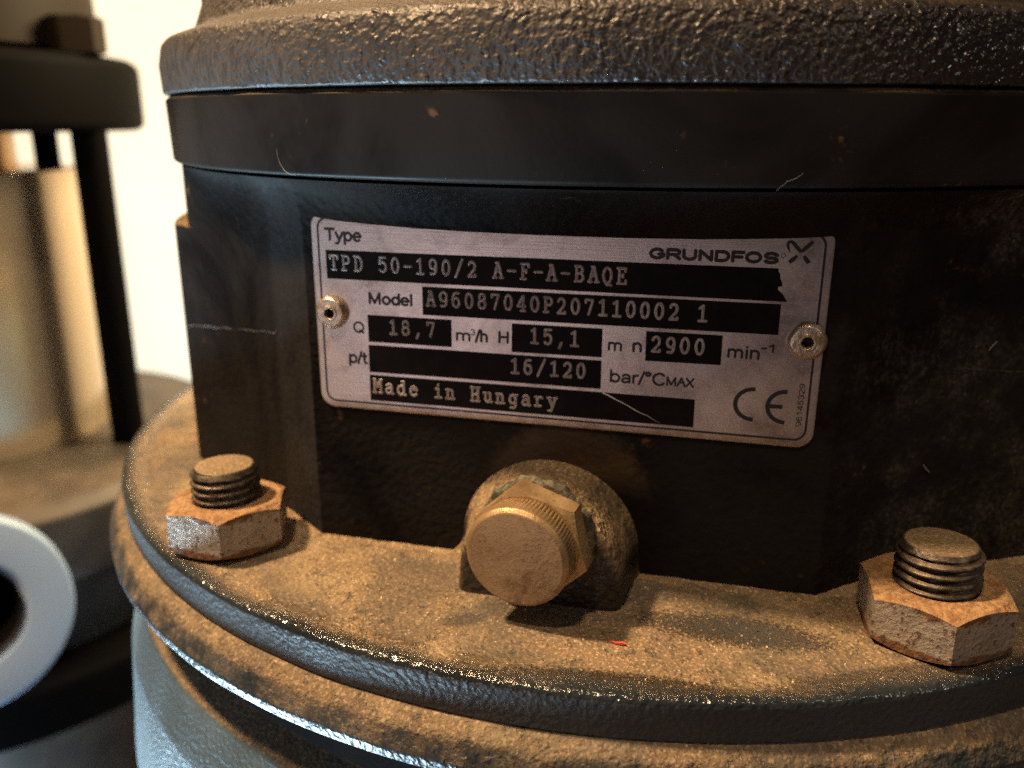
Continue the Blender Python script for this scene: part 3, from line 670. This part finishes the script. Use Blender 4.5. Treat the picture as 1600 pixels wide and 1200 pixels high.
# ------------------------------------------------------------------ small loose things on the pump
def pt(x, y, z): return W(x, y, z)
M_red = Mat('red_paint_chip').out((.75, .10, .05), .5)
bm = bmesh.new(); q = [(-1.5, .25), (-.6, .4), (.9, .1), (1.6, -.15), (.7, -.35), (-.4, -.2)]
top = [bm.verts.new((x * mm, y * mm, .0003 + .0002 * math.sin(x * 2))) for x, y in q]; bot = [bm.verts.new((x * mm, y * mm, 0)) for x, y in q]
bm.faces.new(top); bm.faces.new(bot[::-1])
for i in range(6): bm.faces.new((bot[i], bot[(i+1) % 6], top[(i+1) % 6], top[i]))
o = link('paint_chip', finish(bm, 'paint_chip'), M_red); o.location = (-.0170, -.1357, Z0 + .0002); o.rotation_euler = (0, 0, -.25)
tag(o, 'tiny red paint chip on the dusty flange below the brass plug', 'paint chip')
M_hair = Mat('pale_fibre').out((.22, .20, .17), .6)
def fibre(name, pts, r, label, cat):
    o = link(name, tube(name, [W(*p) for p in pts], [.62 * r * (.5 + .5 * math.sin(math.pi * (i + .6) / (len(pts) + .2))) for i in range(len(pts))], 6), M_hair)
    tag(o, label, cat); return o

fibre('hair', [(-0.04417, 0.16638, -0.00499), (-0.04401, 0.16625, -0.00649), (-0.04353, 0.16588, -0.00775), (-0.04274, 0.16528, -0.00888), (-0.04162, 0.16444, -0.00952), (-0.04019, 0.1634, -0.00968)], .00010, 'fine pale hair curling on the black band above the left end of the nameplate', 'hair')
fibre('lint_thread', [(0.04569, 0.13914, -0.00745), (0.04464, 0.13907, -0.00824), (0.04316, 0.13899, -0.00883), (0.04222, 0.13894, -0.00962), (0.04156, 0.13891, -0.01021)], .00012, 'short lint thread on the band edge above the right end of the nameplate', 'lint')
fibre('lint_speck', [(0.09265, 0.16208, -0.04212), (0.09296, 0.16216, -0.0415), (0.09356, 0.16232, -0.0409), (0.09416, 0.16247, -0.04029)], .00034, 'white lint speck on the black body far right of the right rivet', 'lint')
fibre('lint_speck', [(0.08202, 0.15935, -0.06503), (0.08274, 0.15954, -0.06593), (0.0836, 0.15976, -0.0667)], .0003, 'white lint speck on the black body above the right stud bolt', 'lint')
# ------------------------------------------------------------------ background: second pump, out of focus
pump2 = tag(empty('background_pump', W(-.345, .52, -ZO)), 'blurred second pump with polished steel sleeve and dark tie rods beside the cream wall', 'pump')
M_bdark = Mat('dark_pump_paint').out((.005, .0044, .0042), .6, 0, None, .02)
Mb = Mat('brown_grimy_casting'); M_bbrown = Mb.out(Mb.mix(Mb.ramp(Mb.noise(25, 4), .35, .65), (.040, .030, .022), (.085, .064, .047)), .55)
M_bnut = Mat('dark_brown_nut').out((.022, .015, .010), .6, 0, None, .1)
Ms = Mat('polished_stainless'); M_stain = Ms.out((.84, .66, .46), .20, .75)
Mc = Mat('warm_stainless_sleeve'); M_sleeve = Mc.out(Mc.mix(Mc.ramp(Mc.noise(40, 3), .3, .7), (.60, .36, .18), (.66, .42, .22)), .34, .85)
def bpart(name, me, mat, loc=(0, 0, 0)):
    o = link(name, me, mat, pump2); o.location = loc; return o
CZ = ZO - .32
bpart('top_flange', lathe('top_flange', [(.03, CZ + .3135), (.122, CZ + .3135, .006), (.122, CZ + .3540, .007), (.03, CZ + .3540)], 128), M_bdark)
bpart('motor_base', lathe('motor_base', [(.07, CZ + .353), (.102, CZ + .358), (.098, CZ + .46), (.02, CZ + .46)], 96, cap1=True), M_bnut)
bpart('neck', lathe('neck', [(.048, CZ + .28), (.048, CZ + .315)], 96), M_sleeve)
bpart('sleeve', lathe('sleeve', [(.040, CZ + .2920), (.083, CZ + .2925, .0015), (.083, CZ + .118)], 160), M_stain)
bpart('base_casting', lathe('base_casting', [(.07, CZ + .134), (.150, CZ + .128, .006), (.158, CZ + .122, .004), (.158, CZ + .085, .008), (.140, CZ + .075, .006), (.125, CZ), (.11, .03), (.14, .02, .01), (.14, 0), (.02, 0)], 128, cap1=True), M_bbrown)
bpart('foot_plate', lathe('foot_plate', [(.04, CZ + .032), (.160, CZ + .030, .006), (.162, CZ + 0), (.04, CZ + 0)], 96), M_bdark)
def at2(x, y): return (x + .345, y - .52, 0)
for x, y, r in ((-.2370, .500, .0096), (-.2777, .530, .0070)):
    bpart('tie_rod', lathe('tie_rod', [(r, CZ + (.12 if r > .008 else .285)), (r, CZ + .315)], 32), M_bdark, at2(x, y))
n2 = bpart('nut', nut_mesh('nut_bg', .026, .019, .006), M_bnut, at2(-.2370, .500)); n2.location.z = CZ + .354

ring = tag(empty('pipe_flange', W(-.2385, .33, -.2086)), 'pale blue-grey ring flange around a dark pipe opening, blurred at lower left', 'pipe flange')
M_ring = Mat('pale_grey_paint').out((.33, .45, .64), .4)
ring.rotation_euler = (RAD(-14), 0, RAD(38))
o = link('flange_ring', lathe('flange_ring', [(.0225, -.020), (.0225, -.002, .001), (.0250, .0, .001), (.0435, .0, .002), (.0445, -.014, .001), (.030, -.016), (.030, -.060), (.0225, -.060)], 96, axis='y'), M_ring, ring)
o = link('pipe_bore', lathe('pipe_bore', [(.0222, .0), (.0222, -.058), (.0001, -.058)], 64, axis='y'), M_hole, ring)
